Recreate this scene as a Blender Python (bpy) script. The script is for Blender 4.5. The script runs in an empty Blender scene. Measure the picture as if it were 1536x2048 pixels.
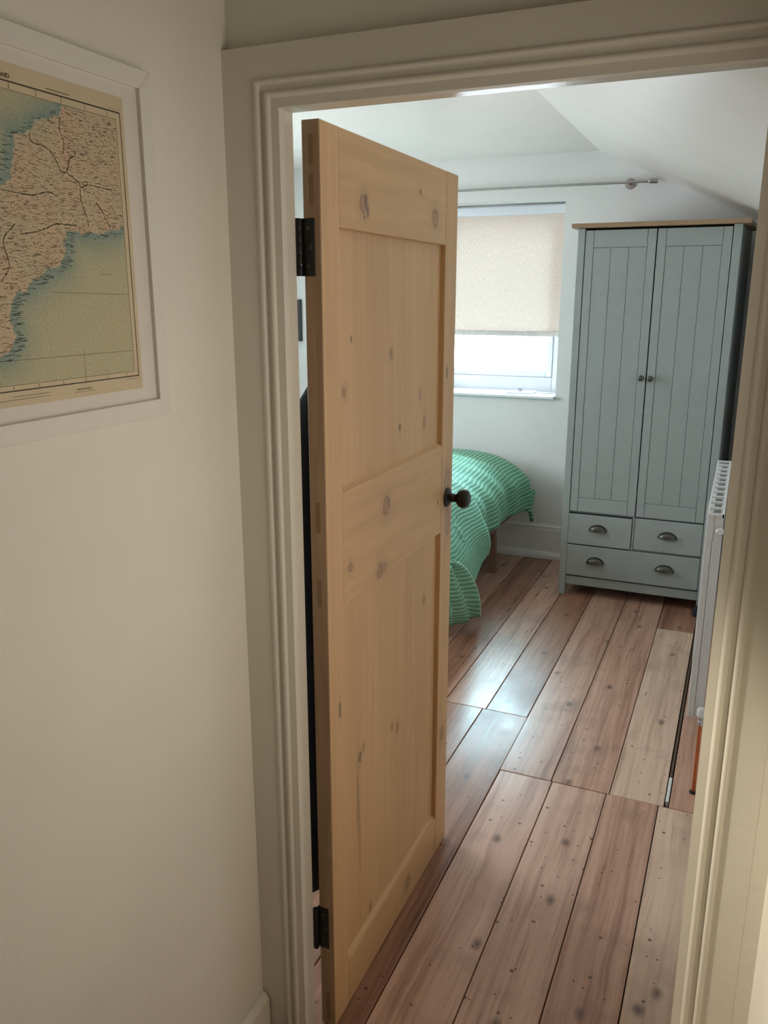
import bpy, bmesh, math, random
from mathutils import Vector, Matrix, noise as mnoise
random.seed(7)
R = math.radians
scene = bpy.context.scene
C = scene.collection

# ------------------------------------------------------------------ camera, world, lights, exposure
CAM_H = 1.633
cam = bpy.data.cameras.new('camera')
cam.sensor_fit = 'HORIZONTAL'; cam.sensor_width = 36.0
cam.lens = 1652.0 / 1536.0 * 36.0
cam.clip_start = 0.01
cam_o = bpy.data.objects.new('camera', cam); C.objects.link(cam_o)
cam_o.location = (0, 0, CAM_H)
cam_o.rotation_euler = (R(90 - 14.64), 0, R(23.34))
scene.camera = cam_o

world = bpy.data.worlds.new('overcast_sky'); scene.world = world
world.use_nodes = True
bg = world.node_tree.nodes['Background']
bg.inputs['Color'].default_value = (0.80, 0.91, 1.0, 1)
bg.inputs['Strength'].default_value = 13.2

def area_light(name, loc, rot, sx, sy, power=0.0, col=(1, 1, 1), portal=False):
    l = bpy.data.lights.new(name, 'AREA'); l.shape = 'RECTANGLE'; l.size = sx; l.size_y = sy
    l.energy = power; l.color = col
    o = bpy.data.objects.new(name, l); C.objects.link(o); o.location = loc; o.rotation_euler = rot
    if portal: l.cycles.is_portal = True
    return o
area_light('window_portal', (-1.515, 5.44, 1.605), (R(-90), 0, 0), 0.93, 1.17, portal=True)

sun = bpy.data.lights.new('hazy_sun', 'SUN'); sun.energy = 15.0; sun.angle = R(30); sun.color = (0.46, 0.86, 1.0)
sun_o = bpy.data.objects.new('hazy_sun', sun); C.objects.link(sun_o)
sun_o.rotation_euler = Vector((0.10, -0.80, -0.60)).to_track_quat('-Z', 'Y').to_euler()
# added fill lamp for the hall, set in a made-up unseen window (added_window_2)
area_light('added_hall_fill', (0.172, 0.96, 1.40), (0, R(90), 0), 1.02, 0.46, 2.2, (1.0, 0.91, 0.79)).data.spread = R(130)
sl = bpy.data.lights.new('added_hall_spot', 'SPOT'); sl.energy = 210; sl.color = (1.0, 0.90, 0.74); sl.spot_size = R(26); sl.spot_blend = 0.7; sl.shadow_soft_size = 0.03  # unseen spot added to brighten the right hall wall
slo = bpy.data.objects.new('added_hall_spot', sl); C.objects.link(slo); slo.location = (-0.72, 1.06, 2.38)
slo.rotation_euler = (Vector((0.118, 1.08, 0.48)) - slo.location).to_track_quat('-Z', 'Y').to_euler()
area_light('added_window_portal', (-3.33, 3.25, 1.55), (0, R(-90), 0), 1.2, 1.5, portal=True)  # portal of the unseen window added to light the bedroom

vs = scene.view_settings
vs.view_transform = 'Standard'; vs.look = 'None'; vs.gamma = 1.0; vs.use_curve_mapping = False
vs.exposure = 0.0

# ------------------------------------------------------------------ mesh helpers (world coordinates)
def T(o, label=None, cat=None, group=None, kind=None):
    if label: o['label'] = label
    if cat: o['category'] = cat
    if group: o['group'] = group
    if kind: o['kind'] = kind
    return o

def thing(name, loc, label=None, cat=None, group=None, kind=None):
    o = bpy.data.objects.new(name, None); C.objects.link(o); o.location = loc
    o.empty_display_size = 0.05
    return T(o, label, cat, group, kind)

def wloc(o):
    v = Vector((0, 0, 0))
    while o is not None:
        v += o.location; o = o.parent
    return v

def obj(name, bm, mat, parent=None, origin=None, smooth=False, angle=35):
    """link a bmesh given in world coordinates; the object's origin goes to `origin` (default: the centre of its base)"""
    vs_ = [v.co for v in bm.verts]
    if origin is None:
        xs = [v.x for v in vs_]; ys = [v.y for v in vs_]; zs = [v.z for v in vs_]
        origin = Vector(((min(xs) + max(xs)) / 2, (min(ys) + max(ys)) / 2, min(zs)))
    else: origin = Vector(origin)
    bmesh.ops.translate(bm, verts=bm.verts, vec=-origin)
    me = bpy.data.meshes.new(name); bm.to_mesh(me); bm.free()
    if smooth:
        for p in me.polygons: p.use_smooth = True
        if angle: me.set_sharp_from_angle(angle=R(angle))
    for m in (mat if isinstance(mat, (list, tuple)) else [mat]): me.materials.append(m)
    o = bpy.data.objects.new(name, me); C.objects.link(o)
    if parent is not None:
        o.parent = parent; o.location = origin - wloc(parent)
    else: o.location = origin
    return o

def B(): return bmesh.new()

def box(bm, x0, x1, y0, y1, z0, z1, bev=0.0, seg=1):
    t = bmesh.new()
    vs_ = [t.verts.new((x, y, z)) for x in (x0, x1) for y in (y0, y1) for z in (z0, z1)]
    for f in ((0, 1, 3, 2), (4, 6, 7, 5), (0, 4, 5, 1), (2, 3, 7, 6), (0, 2, 6, 4), (1, 5, 7, 3)):
        t.faces.new([vs_[i] for i in f])
    bmesh.ops.recalc_face_normals(t, faces=t.faces)
    if bev: bmesh.ops.bevel(t, geom=t.edges[:], offset=bev, segments=seg, affect='EDGES', profile=0.5)
    merge(bm, t); return bm

def merge(bm, t):
    me = bpy.data.meshes.new('tmp'); t.to_mesh(me); t.free(); bm.from_mesh(me); bpy.data.meshes.remove(me)

def prism(bm, prof, axis, a0, a1):
    """extrude a closed 2D profile along an axis. axis 'z': prof (x,y); 'y': (x,z); 'x': (y,z)"""
    def P(p, a):
        return {'z': (p[0], p[1], a), 'y': (p[0], a, p[1]), 'x': (a, p[0], p[1])}[axis]
    t = bmesh.new()
    A = [t.verts.new(P(p, a0)) for p in prof]; D = [t.verts.new(P(p, a1)) for p in prof]
    n = len(prof)
    t.faces.new(A); t.faces.new(D)
    for i in range(n): t.faces.new((A[i], A[(i + 1) % n], D[(i + 1) % n], D[i]))
    bmesh.ops.recalc_face_normals(t, faces=t.faces); merge(bm, t); return bm

def lathe(bm, prof, base, direction, n=24):
    """prof: list of (radius, distance along direction)"""
    d = Vector(direction).normalized(); u = d.orthogonal().normalized(); w = d.cross(u)
    base = Vector(base); t = bmesh.new(); rings = []
    for r, a in prof:
        c = base + d * a
        if r < 1e-6: rings.append([t.verts.new(c)])
        else: rings.append([t.verts.new(c + (u * math.cos(2 * math.pi * k / n) + w * math.sin(2 * math.pi * k / n)) * r) for k in range(n)])
    for a, b in zip(rings, rings[1:]):
        for k in range(n):
            if len(a) == 1 and len(b) == 1: continue
            if len(a) == 1: t.faces.new((a[0], b[k], b[(k + 1) % n]))
            elif len(b) == 1: t.faces.new((a[k], a[(k + 1) % n], b[0]))
            else: t.faces.new((a[k], a[(k + 1) % n], b[(k + 1) % n], b[k]))
    if len(rings[0]) > 1: t.faces.new(rings[0])
    if len(rings[-1]) > 1: t.faces.new(rings[-1])
    bmesh.ops.recalc_face_normals(t, faces=t.faces); merge(bm, t); return bm

def tube(bm, pts, r, n=8):
    pts = [Vector(p) for p in pts]; t = bmesh.new(); rings = []
    u = None
    for i, p in enumerate(pts):
        d = (pts[min(i + 1, len(pts) - 1)] - pts[max(i - 1, 0)]).normalized()
        if u is None: u = d.orthogonal().normalized()
        u = (u - d * u.dot(d)).normalized(); w = d.cross(u)
        rr = r[i] if isinstance(r, (list, tuple)) else r
        rings.append([t.verts.new(p + (u * math.cos(2 * math.pi * k / n) + w * math.sin(2 * math.pi * k / n)) * rr) for k in range(n)])
    for a, b in zip(rings, rings[1:]):
        for k in range(n): t.faces.new((a[k], a[(k + 1) % n], b[(k + 1) % n], b[k]))
    t.faces.new(rings[0]); t.faces.new(rings[-1])
    bmesh.ops.recalc_face_normals(t, faces=t.faces); merge(bm, t); return bm

def catmull(pts, per=8):
    pts = [Vector(p) for p in pts]; out = []
    P = [pts[0] * 2 - pts[1]] + pts + [pts[-1] * 2 - pts[-2]]
    for i in range(1, len(P) - 2):
        for k in range(per):
            t = k / per; a, b, c, d = P[i - 1], P[i], P[i + 1], P[i + 2]
            out.append(0.5 * ((2 * b) + (c - a) * t + (2 * a - 5 * b + 4 * c - d) * t * t + (3 * b - a - 3 * c + d) * t ** 3))
    out.append(pts[-1]); return out

# ------------------------------------------------------------------ materials
class NT:
    def __init__(s, name):
        s.m = bpy.data.materials.new(name); s.m.use_nodes = True
        s.t = s.m.node_tree; s.b = s.t.nodes['Principled BSDF']; s.l = s.t.links
    def n(s, typ, **kw):
        nd = s.t.nodes.new(typ)
        for k, v in kw.items(): setattr(nd, k, v)
        return nd
    def link(s, a, b): s.l.new(a, b)
    def coord(s, out='Object'): return s.n('ShaderNodeTexCoord').outputs[out]
    def mapping(s, vec, scale=(1, 1, 1), loc=(0, 0, 0)):
        m = s.n('ShaderNodeMapping'); s.link(vec, m.inputs['Vector'])
        m.inputs['Scale'].default_value = scale; m.inputs['Location'].default_value = loc
        return m.outputs[0]
    def noise(s, vec, scale, detail=4, rough=0.55, dist=0.0):
        n_ = s.n('ShaderNodeTexNoise'); s.link(vec, n_.inputs['Vector'])
        n_.inputs['Scale'].default_value = scale; n_.inputs['Detail'].default_value = detail
        n_.inputs['Roughness'].default_value = rough; n_.inputs['Distortion'].default_value = dist
        return n_.outputs[0]
    def ramp(s, fac, stops):
        r = s.n('ShaderNodeValToRGB'); s.link(fac, r.inputs[0]); e = r.color_ramp.elements
        while len(e) < len(stops): e.new(0.5)
        for i, (p, c) in enumerate(stops):
            e[i].position = p; e[i].color = (c[0], c[1], c[2], 1) if isinstance(c, (tuple, list)) else (c, c, c, 1)
        return r.outputs[0]
    def mix(s, fac, a, b, mode='MIX'):
        m = s.n('ShaderNodeMix', data_type='RGBA', blend_type=mode)
        for sock, v in ((m.inputs[0], fac), (m.inputs[6], a), (m.inputs[7], b)):
            if hasattr(v, 'node'): s.link(v, sock)
            elif isinstance(v, (tuple, list)): sock.default_value = (v[0], v[1], v[2], 1)
            else: sock.default_value = v
        return m.outputs[2]
    def math(s, op, a, b=0.0, c=None):
        m = s.n('ShaderNodeMath', operation=op)
        for i, v in enumerate((a, b) if c is None else (a, b, c)):
            if hasattr(v, 'node'): s.link(v, m.inputs[i])
            else: m.inputs[i].default_value = v
        return m.outputs[0]
    def bump(s, h, strength=0.2, dist=0.01):
        b = s.n('ShaderNodeBump'); s.link(h, b.inputs['Height'])
        b.inputs['Strength'].default_value = strength; b.inputs['Distance'].default_value = dist
        s.link(b.outputs[0], s.b.inputs['Normal'])
    def set(s, **kw):
        for k, v in kw.items():
            sock = s.b.inputs[k.replace('_', ' ')]
            if hasattr(v, 'node'): s.link(v, sock)
            elif isinstance(v, (tuple, list)): sock.default_value = (v[0], v[1], v[2], 1)
            else: sock.default_value = v
        return s

def paint(name, col, rough=0.6, var=0.05, bump=0.08, bscale=90, spec=0.5):
    m = NT(name); v = m.coord()
    n1 = m.noise(v, 3.0, 4); n2 = m.noise(v, bscale, 3)
    dk = tuple(c * (1 - var) for c in col); lt = tuple(min(1, c * (1 + var)) for c in col)
    m.set(Base_Color=m.ramp(n1, [(0.3, dk), (0.7, lt)]), Roughness=rough, Specular_IOR_Level=spec)
    n3 = m.noise(v, 5, 3)
    m.bump(m.math('ADD', n2, m.math('MULTIPLY', n3, 1.6)), bump, 0.004)
    return m.m

def plain(name, col, rough=0.5, metal=0.0, var=0.12, scale=40, bump=0.0, spec=0.5):
    m = NT(name); v = m.coord(); n1 = m.noise(v, scale, 4)
    m.set(Base_Color=m.ramp(n1, [(0.25, tuple(c * (1 - var) for c in col)), (0.75, tuple(min(1, c * (1 + var)) for c in col))]),
          Roughness=rough, Metallic=metal, Specular_IOR_Level=spec)
    if bump: m.bump(n1, bump, 0.002)
    return m.m

def wood(name, dark, mid, light, along='z', knots=(), plane='yz', rough=0.5, streak=55, seed=(0, 0, 0), knotcol=(0.17, 0.09, 0.05), lines=()):
    """pine: grain streaks along an axis, knots at given object-space spots (a, b, ra, rb) in the plane"""
    m = NT(name); v = m.coord()
    i = 'xyz'.index(along)
    sc = [streak] * 3; sc[i] = 1.6
    wv = m.noise(m.mapping(v, (2, 2, 2), seed), 1.2, 2)
    comb = m.n('ShaderNodeVectorMath', operation='MULTIPLY_ADD')
    m.link(v, comb.inputs[0]); comb.inputs[1].default_value = (1, 1, 1)
    cw = m.n('ShaderNodeCombineXYZ')
    for k in range(3):
        if k != i: m.link(m.math('MULTIPLY', wv, 0.05), cw.inputs[k])
    m.link(cw.outputs[0], comb.inputs[2])
    st = m.noise(m.mapping(comb.outputs[0], sc, seed), 1.0, 5, 0.65)
    sc2 = [9.0] * 3; sc2[i] = 0.7
    big = m.noise(m.mapping(comb.outputs[0], sc2, seed), 1.0, 3)
    col = m.ramp(m.math('ADD', m.math('MULTIPLY', st, 0.6), m.math('MULTIPLY', big, 0.4)), [(0.32, dark), (0.5, mid), (0.68, light)])
    sep = m.n('ShaderNodeSeparateXYZ'); m.link(v, sep.inputs[0])
    ia, ib = 'xyz'.index(plane[0]), 'xyz'.index(plane[1])
    wob = m.noise(v, 130, 2)
    for (ka, kb, ra, rb, *tone) in knots:
        da = m.math('MULTIPLY', m.math('SUBTRACT', sep.outputs[ia], ka), 1.0 / ra)
        db = m.math('MULTIPLY', m.math('SUBTRACT', sep.outputs[ib], kb), 1.0 / rb)
        d = m.math('SQRT', m.math('ADD', m.math('MULTIPLY', da, da), m.math('MULTIPLY', db, db)))
        d = m.math('ADD', d, m.math('MULTIPLY_ADD', wob, 0.7, -0.35))
        kc = tone[0] if tone else knotcol
        col = m.mix(m.ramp(d, [(0.55, 0.62), (0.82, 0.95), (1.0, 0.0)]), col, kc)
        halo = m.n('ShaderNodeMapRange'); m.link(d, halo.inputs[0])
        halo.inputs[1].default_value = 1.0; halo.inputs[2].default_value = 2.4; halo.inputs[3].default_value = 0.32; halo.inputs[4].default_value = 0
        col = m.mix(m.math('MULTIPLY', halo.outputs[0], m.math('GREATER_THAN', d, 1.0)), col, tuple(c * 0.6 for c in mid))
    m.set(Base_Color=col, Roughness=m.math('MULTIPLY_ADD', st, 0.2, rough - 0.1))
    m.bump(st, 0.12, 0.002)
    return m.m

def floor_wood(name, dark, mid, light):
    """old pine floorboard, varnished: grain along y, scattered knots, nail heads and dark stains"""
    m = NT(name); v0 = m.coord()
    info = m.n('ShaderNodeObjectInfo')
    off = m.n('ShaderNodeVectorMath', operation='SCALE'); off.inputs[0].default_value = (13.1, 31.7, 7.3)
    m.link(info.outputs['Random'], off.inputs['Scale'])
    ad = m.n('ShaderNodeVectorMath', operation='ADD'); m.link(v0, ad.inputs[0]); m.link(off.outputs[0], ad.inputs[1])
    v = ad.outputs[0]
    warp = m.noise(v, 2.2, 3)
    cw = m.n('ShaderNodeCombineXYZ'); m.link(m.math('MULTIPLY', warp, 0.04), cw.inputs[0])
    a2 = m.n('ShaderNodeVectorMath', operation='ADD'); m.link(v, a2.inputs[0]); m.link(cw.outputs[0], a2.inputs[1])
    st = m.noise(m.mapping(a2.outputs[0], (75, 2.2, 20)), 1.0, 6, 0.62)
    ring = m.noise(m.mapping(a2.outputs[0], (16, 0.8, 5)), 1.0, 3)
    col = m.ramp(m.math('ADD', m.math('MULTIPLY', st, 0.55), m.math('MULTIPLY', ring, 0.45)), [(0.34, dark), (0.5, mid), (0.66, light)])
    blot = m.noise(v, 5.0, 5, 0.6)
    col = m.mix(m.ramp(blot, [(0.52, 0.0), (0.72, 0.55)]), col, tuple(c * 0.55 for c in mid))
    # knots
    def spots(scale, thr_dist, keep, colr, vec, soft=0.35, amt=0.9):
        nonlocal col
        vo = m.n('ShaderNodeTexVoronoi', voronoi_dimensions='2D'); m.link(vec, vo.inputs['Vector']); vo.inputs['Scale'].default_value = scale
        d = m.math('ADD', vo.outputs['Distance'], m.math('MULTIPLY_ADD', m.noise(vec, scale * 6, 2), thr_dist * 0.9, -thr_dist * 0.45))
        mask = m.ramp(m.math('DIVIDE', d, thr_dist), [(soft, amt), (1.0, 0.0)])
        sp = m.n('ShaderNodeSeparateColor'); m.link(vo.outputs['Color'], sp.inputs[0])
        mask = m.math('MULTIPLY', mask, m.math('GREATER_THAN', sp.outputs[0], 1 - keep))
        col = m.mix(mask, col, colr)
        return mask
    spots(5.5, 0.10, 0.42, (0.055, 0.035, 0.03), m.mapping(v, (1, 0.62, 1)), 0.1, 0.75)
    spots(12.0, 0.075, 0.22, (0.05, 0.03, 0.025), v, 0.5, 0.8)
    spots(38.0, 0.12, 0.04, (0.02, 0.012, 0.01), v, 0.6, 0.9)
    m.set(Base_Color=col, Roughness=m.ramp(m.math('ADD', m.math('MULTIPLY', blot, 0.6), m.math('MULTIPLY', st, 0.4)), [(0.3, 0.24), (0.7, 0.42)]),
          Specular_IOR_Level=0.42)
    hb = m.math('ADD', m.math('MULTIPLY', st, 0.5), m.math('MULTIPLY', m.noise(v, 5, 2), 1.5))
    m.bump(hb, 0.10, 0.004)
    return m.m

M_hall = paint('hall_wall_paint', (0.80, 0.77, 0.68), 0.62, 0.03, 0.12)
M_frame0 = plain('added_window_blind', (0.75, 0.68, 0.55), 0.7)  # closes off the added hall window
M_bed = paint('bedroom_wall_paint', (0.80, 0.785, 0.76), 0.6, 0.03, 0.10)
M_ceil = paint('bedroom_ceiling_paint', (0.88, 0.83, 0.765), 0.30, 0.02, 0.22, 25)
M_trim = paint('gloss_trim_paint', (0.78, 0.74, 0.65), 0.2, 0.03, 0.10, 60)
M_case = paint('eggshell_casing_paint', (0.78, 0.74, 0.65), 0.5, 0.03, 0.10, 60)
M_white = plain('white_enamel', (0.74, 0.74, 0.72), 0.3, 0, 0.02)
M_upvc = plain('white_plastic', (0.80, 0.82, 0.86), 0.28, 0, 0.02)
M_skirt = paint('skirting_paint', (0.78, 0.77, 0.74), 0.3, 0.03, 0.05)
M_iron = plain('black_iron', (0.022, 0.020, 0.019), 0.42, 0.5, 0.4, 120, 0.4)
M_knob = plain('dark_bronze', (0.035, 0.030, 0.027), 0.28, 0.7, 0.3, 60)
M_grey = plain('grey_green_lacquer', (0.315, 0.345, 0.325), 0.42, 0, 0.05, 12, 0.02)
M_pewter = plain('dark_pewter', (0.10, 0.095, 0.08), 0.38, 0.8, 0.3, 80)
M_oak = wood('oak_top', (0.22, 0.13, 0.07), (0.33, 0.21, 0.12), (0.42, 0.28, 0.17), 'x', rough=0.5)
M_bedwood = wood('bed_wood', (0.12, 0.07, 0.045), (0.19, 0.115, 0.07), (0.25, 0.16, 0.10), 'z', rough=0.5)
M_steel = plain('brushed_steel', (0.45, 0.44, 0.42), 0.3, 0.9, 0.1, 50)
M_copper = plain('copper_pipe', (0.52, 0.16, 0.07), 0.35, 0.85, 0.2, 40)
M_dark = plain('under_floor', (0.02, 0.015, 0.012), 0.9)
M_black = plain('black_frame', (0.015, 0.015, 0.017), 0.4)
M_navy = plain('navy_cloth', (0.016, 0.021, 0.032), 0.9, 0, 0.35, 25, 0.3)
M_strip = plain('old_lath', (0.10, 0.06, 0.035), 0.6)

PD, PM, PL = (0.575, 0.345, 0.160), (0.665, 0.41, 0.20), (0.73, 0.47, 0.245)

# ------------------------------------------------------------------ structure
def S(name, bm, m, parent=None, **kw):
    o = obj(name, bm, m, parent, **kw)
    if parent is None: o['kind'] = 'structure'
    return o

YH, YB, YW = 1.33, 1.358, 5.09          # hall face, bedroom face of the door wall, window wall
XJ, XR, ZH = -0.758, -0.004, 1.938      # left jamb, right jamb, head
bm = B(); box(bm, -1.0, -0.867, -3.5, YH, -0.02, 2.45); S('wall_hall_left', bm, M_hall)
HY0, HY1, HZ0, HZ1 = 0.72, 1.20, 0.86, 1.94      # opening for the added hall window, out of frame
bm = B(); box(bm, 0.118, 0.25, -3.5, HY0, -0.02, 2.45); box(bm, 0.118, 0.25, HY1, YH, -0.02, 2.45); box(bm, 0.118, 0.25, HY0, HY1, -0.02, HZ0); box(bm, 0.118, 0.25, HY0, HY1, HZ1, 2.45)
S('wall_hall_right', bm, M_hall)
bm = B(); box(bm, 0.205, 0.215, HY0 - 0.01, HY1 + 0.01, HZ0 - 0.01, HZ1 + 0.01)
for y0, y1, z0, z1 in ((HY0, HY1, HZ0, HZ0 + 0.03), (HY0, HY1, HZ1 - 0.03, HZ1), (HY0, HY0 + 0.03, HZ0, HZ1), (HY1 - 0.03, HY1, HZ0, HZ1)): box(bm, 0.185, 0.21, y0, y1, z0, z1, 0.003)
S('added_window_2', bm, M_frame0)  # unseen window made up to hold the hall fill lamp
bm = B(); box(bm, -1.0, 0.25, -3.62, -3.5, -0.02, 2.45); S('wall_hall_back', bm, M_hall)
bm = B(); box(bm, -1.0, 0.25, -3.62, YH, 2.45, 2.55); S('ceiling_hall', bm, M_hall)
bm = B()
box(bm, -3.3, XJ - 0.016, YH, YB, -0.02, 2.55); box(bm, XR + 0.016, 0.25, YH, YB, -0.02, 2.55)
box(bm, XJ - 0.016, XR + 0.016, YH, YB, ZH + 0.016, 2.55)
S('wall_front', bm, M_hall)
bm = B(); VY0, VY1, VZ0, VZ1 = 2.5, 4.0, 0.95, 2.15       # opening for the bedroom side window, added out of view
box(bm, -3.32, -3.2, YB, VY0, -0.02, 2.55); box(bm, -3.32, -3.2, VY1, 5.42, -0.02, 2.55); box(bm, -3.32, -3.2, VY0, VY1, -0.02, VZ0); box(bm, -3.32, -3.2, VY0, VY1, VZ1, 2.55)
S('wall_left', bm, M_bed)
bm = B(); box(bm, 0.03, 0.15, YB, 5.42, -0.02, 2.10); S('wall_right', bm, M_bed)
# window wall with a deep opening
WX0, WX1, WZ0, WZ1 = -1.98, -1.05, 1.02, 2.182
bm = B()
box(bm, -3.2, WX0, YW, 5.43, -0.02, 2.6); box(bm, WX1, 0.05, YW, 5.43, -0.02, 2.6)
box(bm, WX0, WX1, YW, 5.43, -0.02, WZ0); box(bm, WX0, WX1, YW, 5.43, WZ1, 2.6)
S('wall_back', bm, M_bed)
# ceilings: flat part and the slope under the roof
bm = B(); box(bm, -3.3, -0.872, YB - 0.03, 5.3, 2.427, 2.6); S('ceiling', bm, M_ceil)
bm = B(); prism(bm, [(-0.872, 2.427), (-0.872, 2.6), (0.16, 2.25), (0.16, 1.945)], 'y', YB - 0.03, 5.3); S('ceiling_slope', bm, M_ceil)

# floor: dark underlay and every board on its own
bm = B(); box(bm, -3.3, 0.25, -3.6, 5.2, -0.06, -0.024); floor = S('floor', bm, M_dark)
FW = [floor_wood('floorboard_red', (0.17, 0.075, 0.045), (0.35, 0.172, 0.108), (0.48, 0.26, 0.17)),
      floor_wood('floorboard_brown', (0.27, 0.135, 0.088), (0.52, 0.30, 0.21), (0.66, 0.415, 0.30)),
      floor_wood('floorboard_tan', (0.36, 0.20, 0.14), (0.63, 0.395, 0.29), (0.77, 0.52, 0.395)),
      floor_wood('floorboard_pale', (0.46, 0.295, 0.205), (0.68, 0.475, 0.345), (0.78, 0.58, 0.44))]
def board(x0, x1, y0, y1, k):
    g = 0.0016; dz = random.uniform(-0.0012, 0.0008)
    bm = B(); box(bm, x0 + g, x1 - g, y0 + g, y1 - g, -0.024, dz, 0.0016)
    cx, cy = (x0 + x1) / 2, (y0 + y1) / 2
    return obj('floor_board', bm, FW[k], floor, origin=(cx, cy, 0))
Y1 = 2.568
board(-0.657, -0.470, 1.30, Y1, 2); board(-0.470, -0.286, 1.30, Y1, 2)
board(-0.286, -0.117, 1.30, Y1, 1); board(-0.117, 0.03, 1.30, Y1, 3)
board(-0.660, -0.475, Y1, 5.09, 1); board(-0.475, -0.277, Y1, 5.09, 1)
board(-0.277, -0.100, Y1, 4.15, 3); board(-0.277, -0.100, 4.15, 5.09, 0)
board(-0.086, 0.03, Y1, 5.09, 1)
bm = B(); box(bm, -0.097, -0.089, 2.76, 4.15, -0.024, -0.001, 0.001); obj('floor_strip', bm, M_strip, floor)
bm = B(); box(bm, -0.098, -0.088, 2.60, 2.755, -0.024, 0.001, 0.001); T(obj('floor_strip', bm, M_white, floor), 'white painted end of the thin floor strip')
board(-0.845, -0.657, 1.30, 2.98, 0); board(-0.832, -0.660, 2.98, 5.09, 0)
x = -0.845; xs = [-1.03, -1.21, -1.385, -1.57, -1.75, -1.93, -2.11, -2.29, -2.47, -2.65, -2.83, -3.01, -3.2]
for i, nx in enumerate(xs):
    board(nx, x, 1.36, 2.98, (0, 1)[i % 2]); x = nx
x = -0.832
for i, nx in enumerate(xs):
    nx2 = nx + (0.02 if i < 2 else 0)
    board(nx2, x, 2.98, 5.09, (1, 0)[i % 2]); x = nx2
for i in range(6):
    a = -0.877 + i * 0.166
    board(a, a + 0.166, -3.5, 1.30, (1, 2, 0)[i % 3])

# door casing on the hall side: flat board with two beads near the opening
def casing(name, side):
    # profile: distance from the opening -> depth towards the hall
    def bead(c, r, n=6): return [(c + r * math.cos(math.pi * k / n) * -1, 0.020 + r * 0.85 * math.sin(math.pi * k / n)) for k in range(n + 1)]
    prof = [(0.0, 0.0), (0.0, 0.018)] + [(0.015, 0.018)] + bead(0.021, 0.0042) + [(0.0275, 0.0165), (0.0345, 0.0165)] + bead(0.041, 0.0045) + [(0.048, 0.019), (0.097, 0.018)]
    prof += [(prof[-1][0], 0.0)]
    bm = B()
    if side != 'head':
        s = -1 if side == 'left' else 1; X = XJ if side == 'left' else XR
        t_ = bmesh.new()
        A = [t_.verts.new((X + s * d, YH - t, -0.02)) for d, t in prof]; D = [t_.verts.new((X + s * d, YH - t, ZH + d)) for d, t in prof]
        n = len(prof); t_.faces.new(A); t_.faces.new(D)
        for i in range(n): t_.faces.new((A[i], A[(i + 1) % n], D[(i + 1) % n], D[i]))
        bmesh.ops.recalc_face_normals(t_, faces=t_.faces); merge(bm, t_)
        box(bm, min(X + s * 0.0971, X + s * 0.1225), max(X + s * 0.0971, X + s * 0.1225), YH - 0.0178, YH, -0.02, ZH + 0.097)
    else:
        w = [(YH - t, ZH + d) for d, t in prof]
        t_ = bmesh.new()
        A = [t_.verts.new((XJ - (z - ZH), y, z)) for y, z in w]; D = [t_.verts.new((XR + (z - ZH), y, z)) for y, z in w]
        n = len(w); t_.faces.new(A); t_.faces.new(D)
        for i in range(n): t_.faces.new((A[i], A[(i + 1) % n], D[(i + 1) % n], D[i]))
        bmesh.ops.recalc_face_normals(t_, faces=t_.faces); merge(bm, t_)
    S(name, bm, M_case)
casing('trim_1', 'left'); casing('trim_2', 'head'); casing('trim_3', 'right')
bm = B(); box(bm, XJ - 0.016, XJ, YH + 0.0003, YB + 0.001, -0.02, ZH); S('trim_4', bm, M_trim)
bm = B(); box(bm, XJ - 0.016, XR + 0.016, YH + 0.0003, YB + 0.001, ZH, ZH + 0.016); S('trim_5', bm, M_trim)
bm = B(); box(bm, XR, XR + 0.016, YH + 0.0003, YB + 0.001, -0.02, ZH); S('trim_6', bm, M_trim)
bm = B(); box(bm, XJ - 0.05, XJ - 0.006, YB, YB + 0.005, -0.02, ZH + 0.03, 0.001); S('trim_7', bm, M_trim)
# skirtings
bm = B(); prism(bm, [(-0.867, -0.02), (-0.867, 0.105), (-0.860, 0.105), (-0.848, 0.090), (-0.848, -0.02)], 'y', -3.5, 1.308); S('baseboard_hall_left', bm, M_trim)
bm = B(); prism(bm, [(YW, 0.0), (YW, 0.215), (YW - 0.012, 0.215), (YW - 0.016, 0.205), (YW - 0.014, 0.196), (YW - 0.016, 0.19), (YW - 0.016, 0.045), (YW - 0.03, 0.038), (YW - 0.036, 0.022), (YW - 0.036, 0.0)], 'x', -3.2, 0.03); S('baseboard_back', bm, M_skirt)
bm = B(); prism(bm, [(-3.2, 0.0), (-3.2, 0.2), (-3.184, 0.2), (-3.184, 0.0)], 'y', 1.36, 5.09); S('baseboard_left', bm, M_skirt)
bm = B(); prism(bm, [(0.03, 0.0), (0.03, 0.16), (0.018, 0.16), (0.016, 0.0)], 'y', 1.36, 5.09); S('baseboard_right', bm, M_skirt)

# ------------------------------------------------------------------ window
win = thing('window_1', (-1.515, 5.38, WZ0), 'white plastic framed window under the half lowered blind', None, None, 'structure')
Y0, Y2 = 5.345, 5.425
def bar(name, x0, x1, z0, z1, ya=Y0, yb=Y2, m=M_upvc, bev=0.006):
    bm = B(); box(bm, x0, x1, ya, yb, z0, z1, bev, 2); return obj(name, bm, m, win, smooth=True)
bar('outer_frame', WX0, -1.90, WZ0, WZ1); bar('outer_frame', -1.133, WX1, WZ0, WZ1)
bar('outer_frame', -1.90, -1.133, WZ0, 1.127); bar('outer_frame', -1.90, -1.133, 2.11, WZ1)
sy0 = Y0 - 0.012
bar('sash_frame', -1.90, -1.862, 1.129, 2.108, sy0); bar('sash_frame', -1.170, -1.135, 1.129, 2.108, sy0)
bar('sash_frame', -1.862, -1.170, 1.129, 1.168, sy0); bar('sash_frame', -1.862, -1.170, 2.065, 2.108, sy0)
mg = NT('window_glass')
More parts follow.
